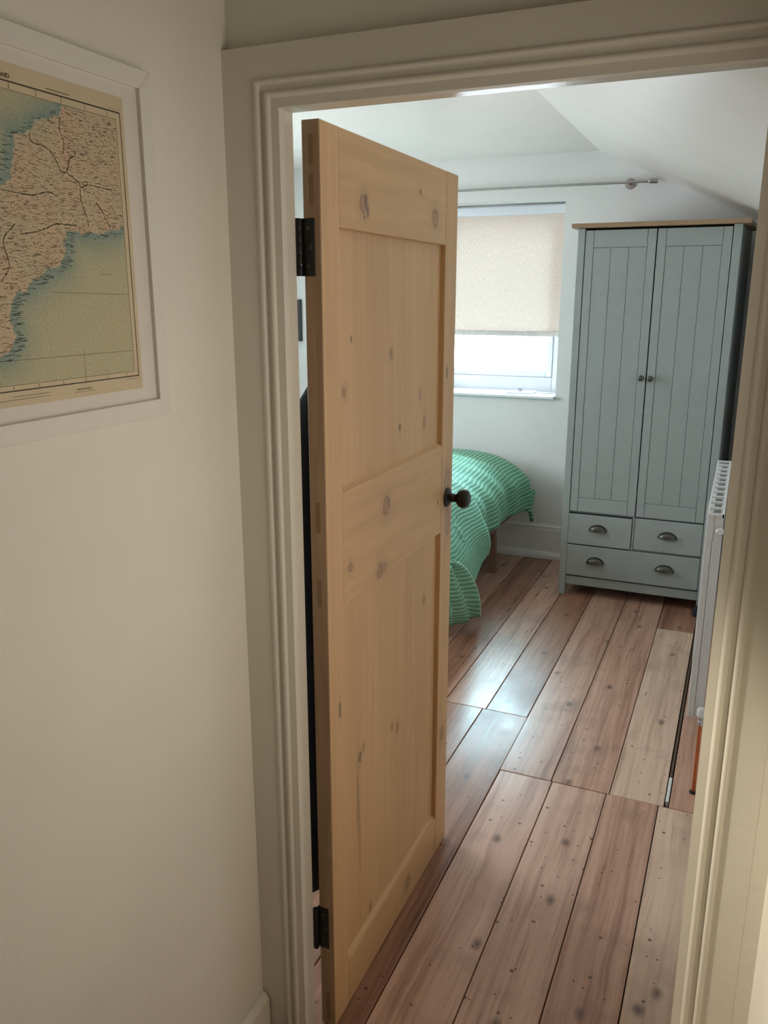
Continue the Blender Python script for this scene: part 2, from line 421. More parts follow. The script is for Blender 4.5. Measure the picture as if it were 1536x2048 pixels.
tr = mg.n('ShaderNodeBsdfTransparent'); gl = mg.n('ShaderNodeBsdfGlossy'); gl.inputs['Roughness'].default_value = 0.02
fr = mg.n('ShaderNodeFresnel'); fr.inputs[0].default_value = 1.25
mx = mg.n('ShaderNodeMixShader'); mg.link(fr.outputs[0], mx.inputs[0]); mg.link(tr.outputs[0], mx.inputs[1]); mg.link(gl.outputs[0], mx.inputs[2])
mg.link(mx.outputs[0], mg.t.nodes['Material Output'].inputs[0])
bm = B(); t_ = [bm.verts.new(p) for p in ((-1.866, 5.39, 1.164), (-1.166, 5.39, 1.164), (-1.166, 5.39, 2.069), (-1.866, 5.39, 2.069))]; bm.faces.new(t_)
obj('glass_pane', bm, mg.m, win)
bm = B(); box(bm, -1.71, -1.685, sy0 - 0.018, sy0 + 0.002, 1.138, 1.162, 0.004, 2); box(bm, -1.70, -1.59, sy0 - 0.028, sy0 - 0.016, 1.146, 1.160, 0.005, 2)
obj('window_handle', bm, M_upvc, win, smooth=True)
bm = B(); box(bm, WX0 + 0.001, WX1 - 0.001, 5.055, 5.35, 1.0205, 1.038, 0.005, 2); S('trim_8', bm, M_upvc)

# unseen side window added to light the bedroom, same make as the first
win2 = thing('added_window_3', (-3.26, 3.25, VZ0), 'added unseen side window in the left bedroom wall, white plastic', None, None, 'structure')
ym_ = (VY0 + VY1) / 2
for y0, y1, z0, z1 in ((VY0, VY0 + 0.06, VZ0, VZ1), (VY1 - 0.06, VY1, VZ0, VZ1), (VY0 + 0.06, VY1 - 0.06, VZ0, VZ0 + 0.06), (VY0 + 0.06, VY1 - 0.06, VZ1 - 0.06, VZ1), (ym_ - 0.04, ym_ + 0.04, VZ0 + 0.06, VZ1 - 0.06)):
    bm = B(); box(bm, -3.30, -3.24, y0, y1, z0, z1, 0.005, 2); obj('outer_frame', bm, M_upvc, win2, smooth=True)
for y0, y1 in ((VY0 + 0.055, ym_ - 0.035), (ym_ + 0.035, VY1 - 0.055)):
    bm = B(); bm.faces.new([bm.verts.new(p) for p in ((-3.27, y0, VZ0 + 0.055), (-3.27, y1, VZ0 + 0.055), (-3.27, y1, VZ1 - 0.055), (-3.27, y0, VZ1 - 0.055))]); obj('glass_pane', bm, mg.m, win2)

# roller blind
bl = thing('roller_blind', (-1.515, 5.28, 1.385), 'cream fabric roller blind drawn halfway down the bedroom window', 'blind')
bm = B(); box(bm, WX0 + 0.01, WX1 - 0.008, 5.255, 5.325, 2.118, 2.172, 0.012, 3); obj('cassette', bm, M_upvc, bl, smooth=True)
mb = NT('blind_cloth'); v = mb.coord()
w1 = mb.noise(mb.mapping(v, (160, 10, 42)), 1.0, 4, 0.7); w2 = mb.noise(mb.mapping(v, (420, 20, 420)), 1.0, 2)
bc = mb.ramp(mb.math('ADD', mb.math('MULTIPLY', w1, 0.7), mb.math('MULTIPLY', w2, 0.3)), [(0.35, (0.68, 0.56, 0.475)), (0.65, (0.87, 0.745, 0.65))])
df = mb.n('ShaderNodeBsdfDiffuse'); tl = mb.n('ShaderNodeBsdfTranslucent')
mb.link(bc, df.inputs[0]); mb.link(bc, tl.inputs[0])
mx = mb.n('ShaderNodeMixShader'); mx.inputs[0].default_value = 0.031
mb.link(df.outputs[0], mx.inputs[1]); mb.link(tl.outputs[0], mx.inputs[2]); mb.link(mx.outputs[0], mb.t.nodes['Material Output'].inputs[0])
bm = B(); nx_, nz_ = 24, 16
gv = [[bm.verts.new((WX0 + 0.025 + (WX1 - WX0 - 0.043) * i / nx_, 5.30 + 0.0025 * math.sin(i * 0.9) * (1 - j / nz_), 1.395 + 0.735 * j / nz_)) for i in range(nx_ + 1)] for j in range(nz_ + 1)]
for j in range(nz_):
    for i in range(nx_): bm.faces.new((gv[j][i], gv[j][i + 1], gv[j + 1][i + 1], gv[j + 1][i]))
obj('blind_cloth', bm, mb.m, bl, smooth=True, angle=0)
bm = B(); box(bm, WX0 + 0.022, WX1 - 0.016, 5.290, 5.308, 1.386, 1.418, 0.004, 2); obj('bottom_bar', bm, plain('blind_bar', (0.62, 0.58, 0.54), 0.5), bl, smooth=True)

# ------------------------------------------------------------------ pine door, standing open at a right angle
DX1 = -0.714; DX0 = DX1 - 0.035; DY0, DY1, DZ0, DZ1 = 1.372, 2.131, 0.003, 1.929
door = thing('door_1', (DX1 - 0.0175, DY0, DZ0), 'stripped pine panelled door standing open into the bedroom', None, None, 'structure')
DO = Vector(door.location)
def K(lst):   # knots given in world y, z -> the part's own coordinates share the door's origin
    return [(y - DO.y, z - DO.z, a, b, *t) for (y, z, a, b, *t) in lst]
def dpart(name, x0, x1, y0, y1, z0, z1, mat, bev=0.0015):
    bm = B(); box(bm, x0, x1, y0, y1, z0, z1, bev); return obj(name, bm, mat, door, origin=DO)
kg = (0.31, 0.17, 0.09); kd = (0.10, 0.05, 0.03)
P_st1 = wood('pine_stile', PD, PM, PL, 'z', K([(1.419, 0.785, 0.006, 0.02, kd)]), rough=0.45, seed=(3, 1, 2))
P_st2 = wood('pine_stile_lock', PD, PM, PL, 'z', K([(2.085, 0.383, 0.017, 0.026, kg), (2.10, 1.03, 0.02, 0.05, (0.33, 0.20, 0.13)), (2.09, 1.14, 0.03, 0.045, (0.36, 0.22, 0.14)), (2.07, 1.44, 0.006, 0.016, kd)]), rough=0.45, seed=(9, 4, 2))
P_top = wood('pine_top_rail', PD, PM, PL, 'y', K([(1.553, 1.807, 0.017, 0.020, kg), (1.567, 1.815, 0.007, 0.014, kd), (1.575, 1.795, 0.006, 0.010, kd), (1.965, 1.812, 0.023, 0.024, kg), (1.865, 1.862, 0.007, 0.005, kd), (1.56, 1.783, 0.004, 0.004, kd)]), rough=0.45, seed=(5, 8, 1))
P_lock = wood('pine_lock_rail', PD, PM, PL, 'y', K([(1.669, 1.173, 0.021, 0.026, kg), (1.685, 1.18, 0.004, 0.010, kd), (1.632, 1.028, 0.016, 0.024, kg), (1.655, 1.03, 0.02, 0.012, (0.34, 0.21, 0.13)), (1.48, 1.085, 0.012, 0.012, kg), (2.02, 1.10, 0.006, 0.006, kd)]), rough=0.45, seed=(2, 6, 4))
P_bot = wood('pine_bottom_rail', PD, PM, PL, 'y', K([(1.82, 0.063, 0.020, 0.022, kg)]), rough=0.45, seed=(7, 2, 9))
P_up = wood('pine_upper_board', PD, PM, PL, 'z', K([(1.484, 1.448, 0.010, 0.013, kg), (1.725, 1.508, 0.009, 0.014, kg), (1.778, 1.336, 0.007, 0.009, kd), (1.94, 1.326, 0.009, 0.016, kg), (1.91, 1.40, 0.008, 0.014, (0.38, 0.23, 0.14)), (1.52, 1.55, 0.004, 0.006, kd)]), rough=0.45, seed=(1, 3, 5))
P_lo = wood('pine_lower_board', PD, PM, PL, 'z', K([(1.771, 0.56, 0.010, 0.018, kg), (1.735, 0.58, 0.005, 0.010, kd), (1.544, 0.601, 0.008, 0.014, kd), (1.565, 0.615, 0.006, 0.012, kg), (1.955, 0.847, 0.009, 0.014, kg), (1.60, 0.15, 0.008, 0.014, kg), (1.53, 0.50, 0.005, 0.075, (0.36, 0.20, 0.11)), (1.54, 0.40, 0.003, 0.10, (0.36, 0.20, 0.11))]), rough=0.45, seed=(8, 5, 3))
SL, SR = 1.446, 2.044
hs = dpart('stile', DX0, DX1, DY0, SL, DZ0, DZ1, P_st1)
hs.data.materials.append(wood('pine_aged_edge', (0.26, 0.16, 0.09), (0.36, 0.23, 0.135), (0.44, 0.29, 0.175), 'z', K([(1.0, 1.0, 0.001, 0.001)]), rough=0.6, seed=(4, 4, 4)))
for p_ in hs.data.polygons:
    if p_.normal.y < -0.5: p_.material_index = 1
dpart('stile', DX0, DX1, SR, DY1, DZ0, DZ1, P_st2)
e = 0.0012
dpart('rail', DX0 + e, DX1 - 0.0006, SL + e, SR - e, 1.756, DZ1, P_top); dpart('rail', DX0 + e, DX1 - 0.0006, SL + e, SR - e, 1.010, 1.252, P_lock)
dpart('rail', DX0 + e, DX1 - 0.0006, SL + e, SR - e, DZ0, 0.122, P_bot)
px0, px1 = DX0 + 0.010, DX1 - 0.013
ym = 1.735
dpart('panel_board', px0, px1, SL - 0.006, ym - 0.0002, 1.246, 1.762, P_up, 0.0004); dpart('panel_board', px0, px1, ym + 0.0002, SR + 0.006, 1.246, 1.762, P_up, 0.0004)
ym = 1.775
dpart('panel_board', px0, px1, SL - 0.006, ym - 0.0002, 0.116, 1.016, P_lo, 0.0004); dpart('panel_board', px0, px1, ym + 0.0002, SR + 0.006, 0.116, 1.016, P_lo, 0.0004)
# slim mouldings left at the foot of the upper panel and on the lower rail
for z0, z1 in ((1.252, 1.258), (0.122, 0.131)):
    bm = B(); prism(bm, [(px1, z0), (px1, z1), (DX1 - 0.004, z0)], 'y', SL + 0.001, SR - 0.001); obj('moulding', bm, P_lock, door, origin=DO)
# tenon ends showing on the hinge edge
P_end = plain('tenon_end_grain', (0.25, 0.15, 0.08), 0.6, 0, 0.3, 300)
for z0, z1 in ((1.855, 1.905), (1.79, 1.84), (1.186, 1.247), (1.03, 1.09), (0.018, 0.095)):
    bm = B(); box(bm, DX1 - 0.0215, DX1 - 0.0125, DY0 - 0.0006, DY0 + 0.01, z0, z1, 0.0004); obj('tenon', bm, P_end, door, origin=DO)
# hinges: two leaves, knuckle, screws
def hinge(z0, z1):
    yk = DY0 - 0.003
    bm = B(); box(bm, DX0 - 0.004, DX1 - 0.012, DY0 - 0.0022, DY0 + 0.004, z0, z1, 0.0008)
    h = obj('hinge', bm, M_iron, door, origin=(DX0, DY0, z0))
    bm = B(); box(bm, XJ - 0.012, DX0 - 0.002, YB + 0.0015, YB + 0.0055, z0, z1, 0.0006)
    obj('jamb_leaf', bm, M_iron, h)
    n = 5; L = (z1 - z0) / n
    for k in range(n):
        bm = B(); lathe(bm, [(0.0, 0), (0.0052, 0), (0.0056, 0.001), (0.0056, L - 0.0015), (0.0052, L - 0.0006), (0, L - 0.0006)], ((XJ + DX0) / 2, YB + 0.006, z0 + k * L), (0, 0, 1), 14)
        obj('knuckle', bm, M_iron, h, smooth=True)
    for k in range(3):
        z = z0 + (z1 - z0) * (0.17 + 0.33 * k); xx = DX0 + (0.010 if k != 1 else 0.016)
        bm = B(); lathe(bm, [(0, 0), (0.0038, 0), (0.0042, 0.0006), (0.0030, 0.0014), (0, 0.0016)], (xx, DY0 - 0.0020, z), (0, -1, 0), 12)
        obj('screw', bm, M_pewter, h, smooth=True)
hinge(1.668, 1.767); hinge(0.215, 0.320)
# knob on its rose, both sides of the lock stile
ky, kz = 2.089, 1.100
bm = B(); lathe(bm, [(0, 0), (0.0265, 0), (0.0275, 0.002), (0.0255, 0.0055), (0.019, 0.009), (0.0135, 0.013), (0.0115, 0.020), (0.0115, 0.027), (0.016, 0.031), (0.0235, 0.0375), (0.0262, 0.046), (0.0258, 0.053), (0.0225, 0.060), (0.0155, 0.0645), (0.006, 0.0660), (0, 0.0662)], (DX1, ky, kz), (1, 0, 0), 36)
T(obj('door_knob', bm, M_knob, door, smooth=True), 'dark bronze round door knob on a rose')
bm = B(); lathe(bm, [(0, 0), (0.0265, 0), (0.0255, 0.0055), (0.0135, 0.013), (0.0115, 0.027), (0.0235, 0.0375), (0.0258, 0.053), (0.0155, 0.0645), (0, 0.0662)], (DX0, ky, kz), (-1, 0, 0), 28)
obj('door_knob', bm, M_knob, door, smooth=True)
bm = B(); tube(bm, catmull([(DX0 + 0.001, 1.58, 1.50), (DX0 - 0.03, 1.58, 1.495), (DX0 - 0.048, 1.58, 1.505), (DX0 - 0.052, 1.58, 1.53)], 5), 0.004, 8); obj('coat_hook', bm, M_iron, door, smooth=True)

# ------------------------------------------------------------------ dark coat on the back of the door
coat = thing('coat', (-0.81, 1.58, 0.27), 'dark navy coat hanging behind the pine door beside the hinges', 'coat')
bm = B(); secs = [(1.505, 0.012, 0.03, -0.795), (1.47, 0.028, 0.075, -0.800), (1.43, 0.038, 0.125, -0.803), (1.38, 0.044, 0.155, -0.806), (1.30, 0.046, 0.165, -0.806), (1.15, 0.046, 0.168, -0.806), (0.9, 0.048, 0.17, -0.807), (0.6, 0.050, 0.175, -0.808), (0.31, 0.052, 0.18, -0.809)]
N = 40; rings = []
for z, ax, ay, cx in secs:
    ring = []
    for k in range(N):
        a = 2 * math.pi * k / N; fold = 1 + 0.12 * math.sin(7 * a + z * 2) * min(1, (1.5 - z) * 3)
        xx = min(cx + ax * math.cos(a) * (fold if math.cos(a) < 0 else 1), DX0 - 0.004)
        ring.append(bm.verts.new((xx, 1.58 + ay * math.sin(a) * (0.95 + 0.05 * fold), z)))
    rings.append(ring)
for a, b in zip(rings, rings[1:]):
    for k in range(N): bm.faces.new((a[k], a[(k + 1) % N], b[(k + 1) % N], b[k]))
bm.faces.new(rings[0]); bm.faces.new(rings[-1]); bmesh.ops.recalc_face_normals(bm, faces=bm.faces)
obj('coat_body', bm, M_navy, coat, smooth=True, angle=60)
bx_ = Vector((-0.7965, 1.4285, 1.281)); dd = (Vector((0, 0, CAM_H)) - bx_); dd = Vector((0.25, -1, 0.12)).normalized()
bm = B(); lathe(bm, [(0, 0), (0.0052, 0), (0.0056, 0.001), (0.0046, 0.0022), (0.0038, 0.0016), (0, 0.0016)], bx_, dd, 20)
bt = T(obj('button', bm, M_white, coat, smooth=True), 'round white button')
u_ = dd.orthogonal().normalized(); w_ = dd.cross(u_)
for k in range(3):
    p = bx_ + dd * 0.0012 + (u_ * math.cos(k * 2.09 + .6) + w_ * math.sin(k * 2.09 + .6)) * 0.0019
    bm = B(); lathe(bm, [(0, 0), (0.0009, 0), (0.0009, 0.0007), (0, 0.0007)], p, dd, 10); obj('button_hole', bm, M_black, bt)

# ------------------------------------------------------------------ framed map on the hall wall
fr_o = thing('framed_map', (-0.877, 0.78, 1.448), 'white framed antique coastal map hanging on the left hall wall', 'picture')
FY0, FY1, FZ0, FZ1 = 0.400, 1.110, 1.448, 1.953; fw = 0.0265; fx0, fx1 = -0.877, -0.8615
M_frame = plain('white_frame', (0.78, 0.75, 0.68), 0.45, 0, 0.02)
def mitre(pts):
    bm = B(); A = [bm.verts.new((fx0, y, z)) for y, z in pts]; D = [bm.verts.new((fx1, y, z)) for y, z in pts]
    bm.faces.new(A); bm.faces.new(D)
    for i in range(4): bm.faces.new((A[i], A[(i + 1) % 4], D[(i + 1) % 4], D[i]))
    bmesh.ops.recalc_face_normals(bm, faces=bm.faces); bmesh.ops.bevel(bm, geom=bm.edges[:], offset=0.0008, segments=1, affect='EDGES')
    obj('frame_bar', bm, M_frame, fr_o)
a, b, c, d = FY0, FY1, FZ0, FZ1
mitre([(a, d), (b, d), (b - fw, d - fw), (a + fw, d - fw)]); mitre([(a, c), (b, c), (b - fw, c + fw), (a + fw, c + fw)])
mitre([(a, c), (a, d), (a + fw, d - fw), (a + fw, c + fw)]); mitre([(b, c), (b, d), (b - fw, d - fw), (b - fw, c + fw)])
bm = B(); box(bm, -0.8765, -0.8688, a + fw - 0.004, b - fw + 0.004, c + fw - 0.004, d - fw + 0.004); obj('mount_board', bm, plain('mount_board', (0.74, 0.69, 0.63), 0.8, 0, 0.02), fr_o)
bm = B(); box(bm, -0.8690, -0.8678, 0.462, 1.051, 1.495, 1.907); sheet = obj('map_sheet', bm, plain('map_paper', (0.64, 0.53, 0.36), 0.8, 0, 0.05, 12), fr_o)
# printed land and sea
land = [(0.9268, 1.8754), (0.925, 1.8617), (0.8969, 1.8532), (0.8789, 1.8447), (0.8684, 1.8347), (0.8561, 1.8281), (0.8433, 1.8272), (0.8436, 1.8185), (0.8384, 1.8038), (0.8364, 1.7901), (0.8302, 1.7741), (0.8163, 1.7638), (0.775, 1.735), (0.735, 1.70), (0.70, 1.645), (0.655, 1.60), (0.60, 1.565), (0.555, 1.535), (0.56, 1.522), (0.62, 1.53), (0.66, 1.518), (0.69, 1.545), (0.73, 1.55), (0.76, 1.562),
        (0.7868, 1.5606), (0.8017, 1.5648), (0.8106, 1.5757), (0.8123, 1.5877), (0.8076, 1.6054), (0.8094, 1.6185), (0.8174, 1.6346), (0.838, 1.6415), (0.8475, 1.6492), (0.8648, 1.6571), (0.8748, 1.6669), (0.9016, 1.6729), (0.9102, 1.6823), (0.9127, 1.7014), (0.9189, 1.7199), (0.944, 1.7177), (0.9746, 1.7183), (1.0158, 1.7251), (1.034, 1.7341), (1.036, 1.8754)]
def inside(p):
    x, y = p; r = False; n = len(land); j = n - 1
    for i in range(n):
        (xi, yi), (xj, yj) = land[i], land[j]
        if (yi > y) != (yj > y) and x < (xj - xi) * (y - yi) / (yj - yi) + xi: r = not r
        j = i
    return r
coast = land[:-1]
def cdist(p):
    best = 9
    for (x1, y1), (x2, y2) in zip(coast, coast[1:]):
        if x1 > 1.03 and x2 > 1.03: continue
        dx, dy = x2 - x1, y2 - y1; t = max(0, min(1, ((p[0] - x1) * dx + (p[1] - y1) * dy) / (dx * dx + dy * dy)))
        best = min(best, math.hypot(p[0] - x1 - t * dx, p[1] - y1 - t * dy))
    return best
MY0, MY1, MZ0, MZ1 = 0.480, 1.034, 1.522, 1.8765
nu, nv = 150, 100
bm = B(); lay = bm.verts.layers.float_color.new('print'); grid = []
for j in range(nv + 1):
    row = []
    for i in range(nu + 1):
        p = (MY0 + (MY1 - MY0) * i / nu, MZ0 + (MZ1 - MZ0) * j / nv)
        q = (p[0] + 0.004 * mnoise.noise(Vector((p[0] * 90, p[1] * 90, 0))), p[1] + 0.004 * mnoise.noise(Vector((p[0] * 90, p[1] * 90, 5))))
        if inside(q):
            g = 0.5 + 0.5 * mnoise.noise(Vector((p[0] * 22, p[1] * 22, 3)))
            col = Vector((0.50, 0.37, 0.25)).lerp(Vector((0.44, 0.40, 0.27)), max(0, min(1, g * 1.6 - 0.5)))
        else:
            k = math.exp(-(cdist(q) / 0.026) ** 1.5)
            col = Vector((0.42, 0.39, 0.25)).lerp(Vector((0.19, 0.265, 0.225)), k)
        vv = bm.verts.new((-0.86765, p[0], p[1])); vv[lay] = (*col, 1); row.append(vv)
    grid.append(row)
for j in range(nv):
    for i in range(nu): bm.faces.new((grid[j][i], grid[j][i + 1], grid[j + 1][i + 1], grid[j + 1][i]))
mm = NT('map_print'); at = mm.n('ShaderNodeVertexColor'); at.layer_name = 'print'
gr = mm.noise(mm.coord(), 260, 3, 0.7)
mm.set(Base_Color=mm.mix(1.0, at.outputs[0], mm.ramp(gr, [(0.3, 1.02), (0.7, 1.36)]), 'MULTIPLY'), Roughness=0.75)
obj('map_print', bm, mm.m, sheet)
# printed lines: borders, rivers, place-name dashes, coastal lettering
def seg(bm, p, q, w, x=-0.86740):
    p, q = Vector((0, *p)), Vector((0, *q)); d_ = (q - p)
    if d_.length < 1e-6: return
    n_ = Vector((0, -d_.z, d_.y)).normalized() * w / 2; o_ = Vector((x, 0, 0))
    bm.faces.new([bm.verts.new(o_ + s) for s in (p - n_, q - n_, q + n_, p + n_)])
ink = plain('map_ink', (0.060, 0.048, 0.036), 0.8); ink2 = plain('map_ink_brown', (0.20, 0.14, 0.085), 0.8); ink3 = plain('map_ink_teal', (0.10, 0.125, 0.105), 0.8)
bm = B()
q = [(0.468, 1.8860), (1.043, 1.8860), (1.043, 1.515), (0.468, 1.515)]
seg(bm, q[0], q[1], 0.0018); seg(bm, q[1], q[2], 0.0012); seg(bm, q[3], q[2], 0.0015); seg(bm, q[0], q[3], 0.0012)
for i in range(13):
    y = 0.50 + 0.043 * i; seg(bm, (y, 1.8775), (y, 1.8845), 0.0006); seg(bm, (y, 1.5165), (y, 1.521), 0.0006)
obj('border_lines', bm, ink, sheet)
bm = B()
q = [(MY0, MZ1), (MY1, MZ1), (MY1, MZ0), (MY0, MZ0)]
for i in range(4): seg(bm, q[i], q[(i + 1) % 4], 0.0006)
seg(bm, (0.882, 1.6379), (1.034, 1.6355), 0.0006); seg(bm, (0.50, 1.554), (1.034, 1.553), 0.0006)
for y in (0.63, 0.78, 0.93): seg(bm, (y, 1.523), (y, 1.56), 0.0004)
rs = random.Random(5)
for (y0, y1, z, w) in ((0.905, 0.945, 1.8905, 0.0012), (0.91, 0.94, 1.5060, 0.0016), (0.905, 0.945, 1.5025, 0.0006), (0.80, 0.86, 1.5075, 0.0008), (0.76, 0.86, 1.5035, 0.0006), (1.015, 1.042, 1.5115, 0.0006), (1.02, 1.042, 1.8895, 0.0006), (0.975, 1.0, 1.663, 0.0008)):
    y = y0
    while y < y1:
        l = rs.uniform(0.0012, 0.003); seg(bm, (y, z), (y + l, z + rs.uniform(-.0003, .0003)), w); y += l + 0.0008
obj('grid_lines', bm, ink2, sheet)
ink4 = plain('map_ink_olive', (0.11, 0.095, 0.055), 0.8)
for pl in ([(0.8698, 1.8326), (0.8702, 1.8238), (0.8805, 1.8206), (0.8932, 1.82), (0.9052, 1.8126), (0.9142, 1.8008), (0.9185, 1.7932), (0.9276, 1.7931), (0.9338, 1.8053), (0.9365, 1.8119), (0.9463, 1.8158), (0.947, 1.821)],
           [(0.9276, 1.7931), (0.9469, 1.7845), (0.9535, 1.7769), (0.9657, 1.7815), (0.9905, 1.7809), (1.014, 1.78)],
           [(0.9506, 1.7766), (0.9507, 1.7622), (0.9548, 1.7495), (0.96, 1.7367), (0.9607, 1.7268)],
           [(0.8157, 1.7596), (0.8391, 1.7585), (0.8635, 1.758), (0.8766, 1.7612), (0.8943, 1.7649), (0.9071, 1.7611)],
           [(0.8401, 1.7092), (0.8658, 1.7139), (0.8838, 1.7195), (0.9023, 1.7259), (0.9375, 1.7264)],
           [(0.925, 1.86), (0.922, 1.845), (0.928, 1.83), (0.924, 1.815)], [(0.98, 1.76), (0.99, 1.75), (1.0, 1.735), (1.005, 1.728)], [(0.80, 1.65), (0.815, 1.67), (0.81, 1.70), (0.83, 1.72)]):
    cp = catmull([(0, *p) for p in pl], 5)
    bm = B()
    for p, q in zip(cp, cp[1:]):
        j1 = rs.uniform(-.0006, .0006); seg(bm, (p.y, p.z + j1), (q.y, q.z - j1), rs.uniform(0.0008, 0.0020), -0.86745)
    obj('river_line', bm, ink4, sheet)
bm = B(); bm2 = B(); cnt = 0
while cnt < 2700:
    p = (rs.uniform(MY0, MY1 - 0.006), rs.uniform(MZ0, MZ1 - 0.003))
    if not inside(p): continue
    cnt += 1
    l = rs.uniform(0.002, 0.0075); sl = rs.uniform(-0.12, 0.12) * l; y = p[0]; e_ = min(p[0] + l, MY1 - 0.001)
    while y < e_:
        l2 = rs.uniform(0.0007, 0.0018); seg(bm, (y, p[1] + sl * (y - p[0]) / l + rs.uniform(-.0004, .0004)), (y + l2, p[1] + sl * (y - p[0]) / l + rs.uniform(-.0004, .0004)), rs.uniform(0.0004, 0.0009)); y += l2 + rs.uniform(0.0002, 0.0007)
obj('place_name_print', bm, ink2, sheet)['kind'] = 'stuff'
for i in range(320):
    k = rs.randrange(len(coast) - 1); t = rs.random(); p = [coast[k][m_] * (1 - t) + coast[k + 1][m_] * t for m_ in (0, 1)]
    if p[0] > 1.028 and p[1] > 1.735: continue
    p = (p[0] + rs.uniform(-.001, .012) * (1 if p[1] < 1.74 else -1), p[1] - rs.uniform(-.002, .008)); l = rs.uniform(0.004, 0.011) * (1 if p[1] < 1.74 else -1)
    if inside(p) or inside((p[0] + l, p[1])) or p[0] + l > MY1 or p[1] < MZ0 or p[1] > MZ1: continue
    seg(bm2, p, (p[0] + l, p[1] + rs.uniform(-.001, .001)), rs.uniform(0.0005, 0.0010))
obj('coast_name_print', bm2, ink3, sheet)['kind'] = 'stuff'
cu = bpy.data.curves.new('title', 'FONT'); cu.body = 'AND'; cu.size = 0.0075; cu.align_x = 'RIGHT'; cu.offset = 0.00012
to = bpy.data.objects.new('title', cu); C.objects.link(to)
me = bpy.data.meshes.new_from_object(to.evaluated_get(bpy.context.evaluated_depsgraph_get())); bpy.data.objects.remove(to)
bm = B(); bm.from_mesh(me); bpy.data.meshes.remove(me)
bm.transform(Matrix(((0, 0, 1, -0.8673), (1, 0, 0, 0.8465), (0, 1, 0, 1.8895), (0, 0, 0, 1))))
obj('map_title', bm, ink, sheet)

fr_o.location += Vector((0.010, -0.011, 0))

# ------------------------------------------------------------------ wardrobe
W0, W1, WY, WYB = -0.845, -0.073, 4.45, 5.00
wr = thing('wardrobe', ((W0 + W1) / 2, (WY + WYB) / 2, 0), 'tall grey-green two-door wardrobe with oak top and drawers', 'wardrobe')
FLARE = 0.040
def wpart(name, x0, x1, y0, y1, z0, z1, m=M_grey, bev=0.002, par=wr):
    bm = B(); box(bm, x0, x1, y0, y1, z0, z1, bev); return obj(name, bm, m, par)
wpart('post', W0, W0 + 0.036, WY, WY + 0.045, 0, 1.965); wpart('post', W1 - 0.038, W1, WY, WY + 0.045, 0, 1.965)
wpart('post', W0, W0 + 0.036, WYB - 0.04, WYB, 0, 1.965); wpart('post', W1 + FLARE - 0.04, W1 + FLARE, WYB - 0.04, WYB, 0, 1.965)
wpart('side_panel', W0 + 0.006, W0 + 0.022, WY + 0.04, WYB - 0.03, 0.09, 1.965, bev=0)
bm = B(); prism(bm, [(W1 - 0.018, WY + 0.04), (W1 - 0.002, WY + 0.04), (W1 + FLARE - 0.002, WYB - 0.03), (W1 + FLARE - 0.018, WYB - 0.03)], 'z', 0.09, 1.965); obj('side_panel', bm, M_grey, wr)
wpart('back_panel', W0 + 0.01, W1 + 0.02, WYB - 0.02, WYB - 0.012, 0.09, 1.965, bev=0)
wpart('shelf', W0 + 0.02, W1 - 0.02, WY + 0.03, WYB - 0.02, 0.476, 0.486, bev=0); wpart('bottom_panel', W0 + 0.02, W1 - 0.02, WY + 0.03, WYB - 0.02, 0.105, 0.118, bev=0)
bm = B(); prism(bm, [(W0 - 0.03, WY - 0.022), (W1 + 0.036, WY - 0.022), (W1 + 0.036 + FLARE * .85, WYB), (W0 - 0.03, WYB)], 'z', 1.966, 1.988); bmesh.ops.bevel(bm, geom=bm.edges[:], offset=0.002, segments=1, affect='EDGES')
T(obj('top_board', bm, M_oak, wr), 'oak top board')
dl0, dl1, dr0, dr1 = W0 + 0.039, -0.460, -0.456, W1 - 0.041
def wdoor(x0, x1, kx):
    z0, z1 = 0.490, 1.956; yf = WY + 0.002; st_ = 0.042
    bm = B(); box(bm, x0 + 0.03, x1 - 0.03, yf + 0.008, yf + 0.018, z0 + 0.05, z1 - 0.05); d_ = obj('door', bm, M_grey, wr)
    g = 0.0009
    def p(n_, a, b_, c_, e_, y_=yf): bm = B(); box(bm, a + g, b_ - g, y_, yf + 0.017, c_ + g, e_ - g, 0.0014); return obj(n_, bm, M_grey, d_)
    p('door_stile', x0, x0 + st_, z0, z1); p('door_stile', x1 - st_, x1, z0, z1)
    p('door_rail', x0 + st_, x1 - st_, z1 - 0.086, z1); p('door_rail', x0 + st_, x1 - st_, z0, z0 + 0.078)
    n = 3; w = (x1 - x0 - 2 * st_) / n
    for k in range(n): p('door_plank', x0 + st_ + k * w, x0 + st_ + (k + 1) * w, z0 + 0.078, z1 - 0.086, yf + 0.0015)
    bm = B(); lathe(bm, [(0, 0), (0.008, 0), (0.007, 0.010), (0.012, 0.014), (0.0155, 0.019), (0.0145, 0.025), (0.008, 0.0285), (0, 0.029)], (kx, yf, 1.226), (0, -1, 0), 20)
    obj('knob', bm, M_pewter, d_, smooth=True)
wdoor(dl0, dl1, -0.482); wdoor(dr0, dr1, -0.436)
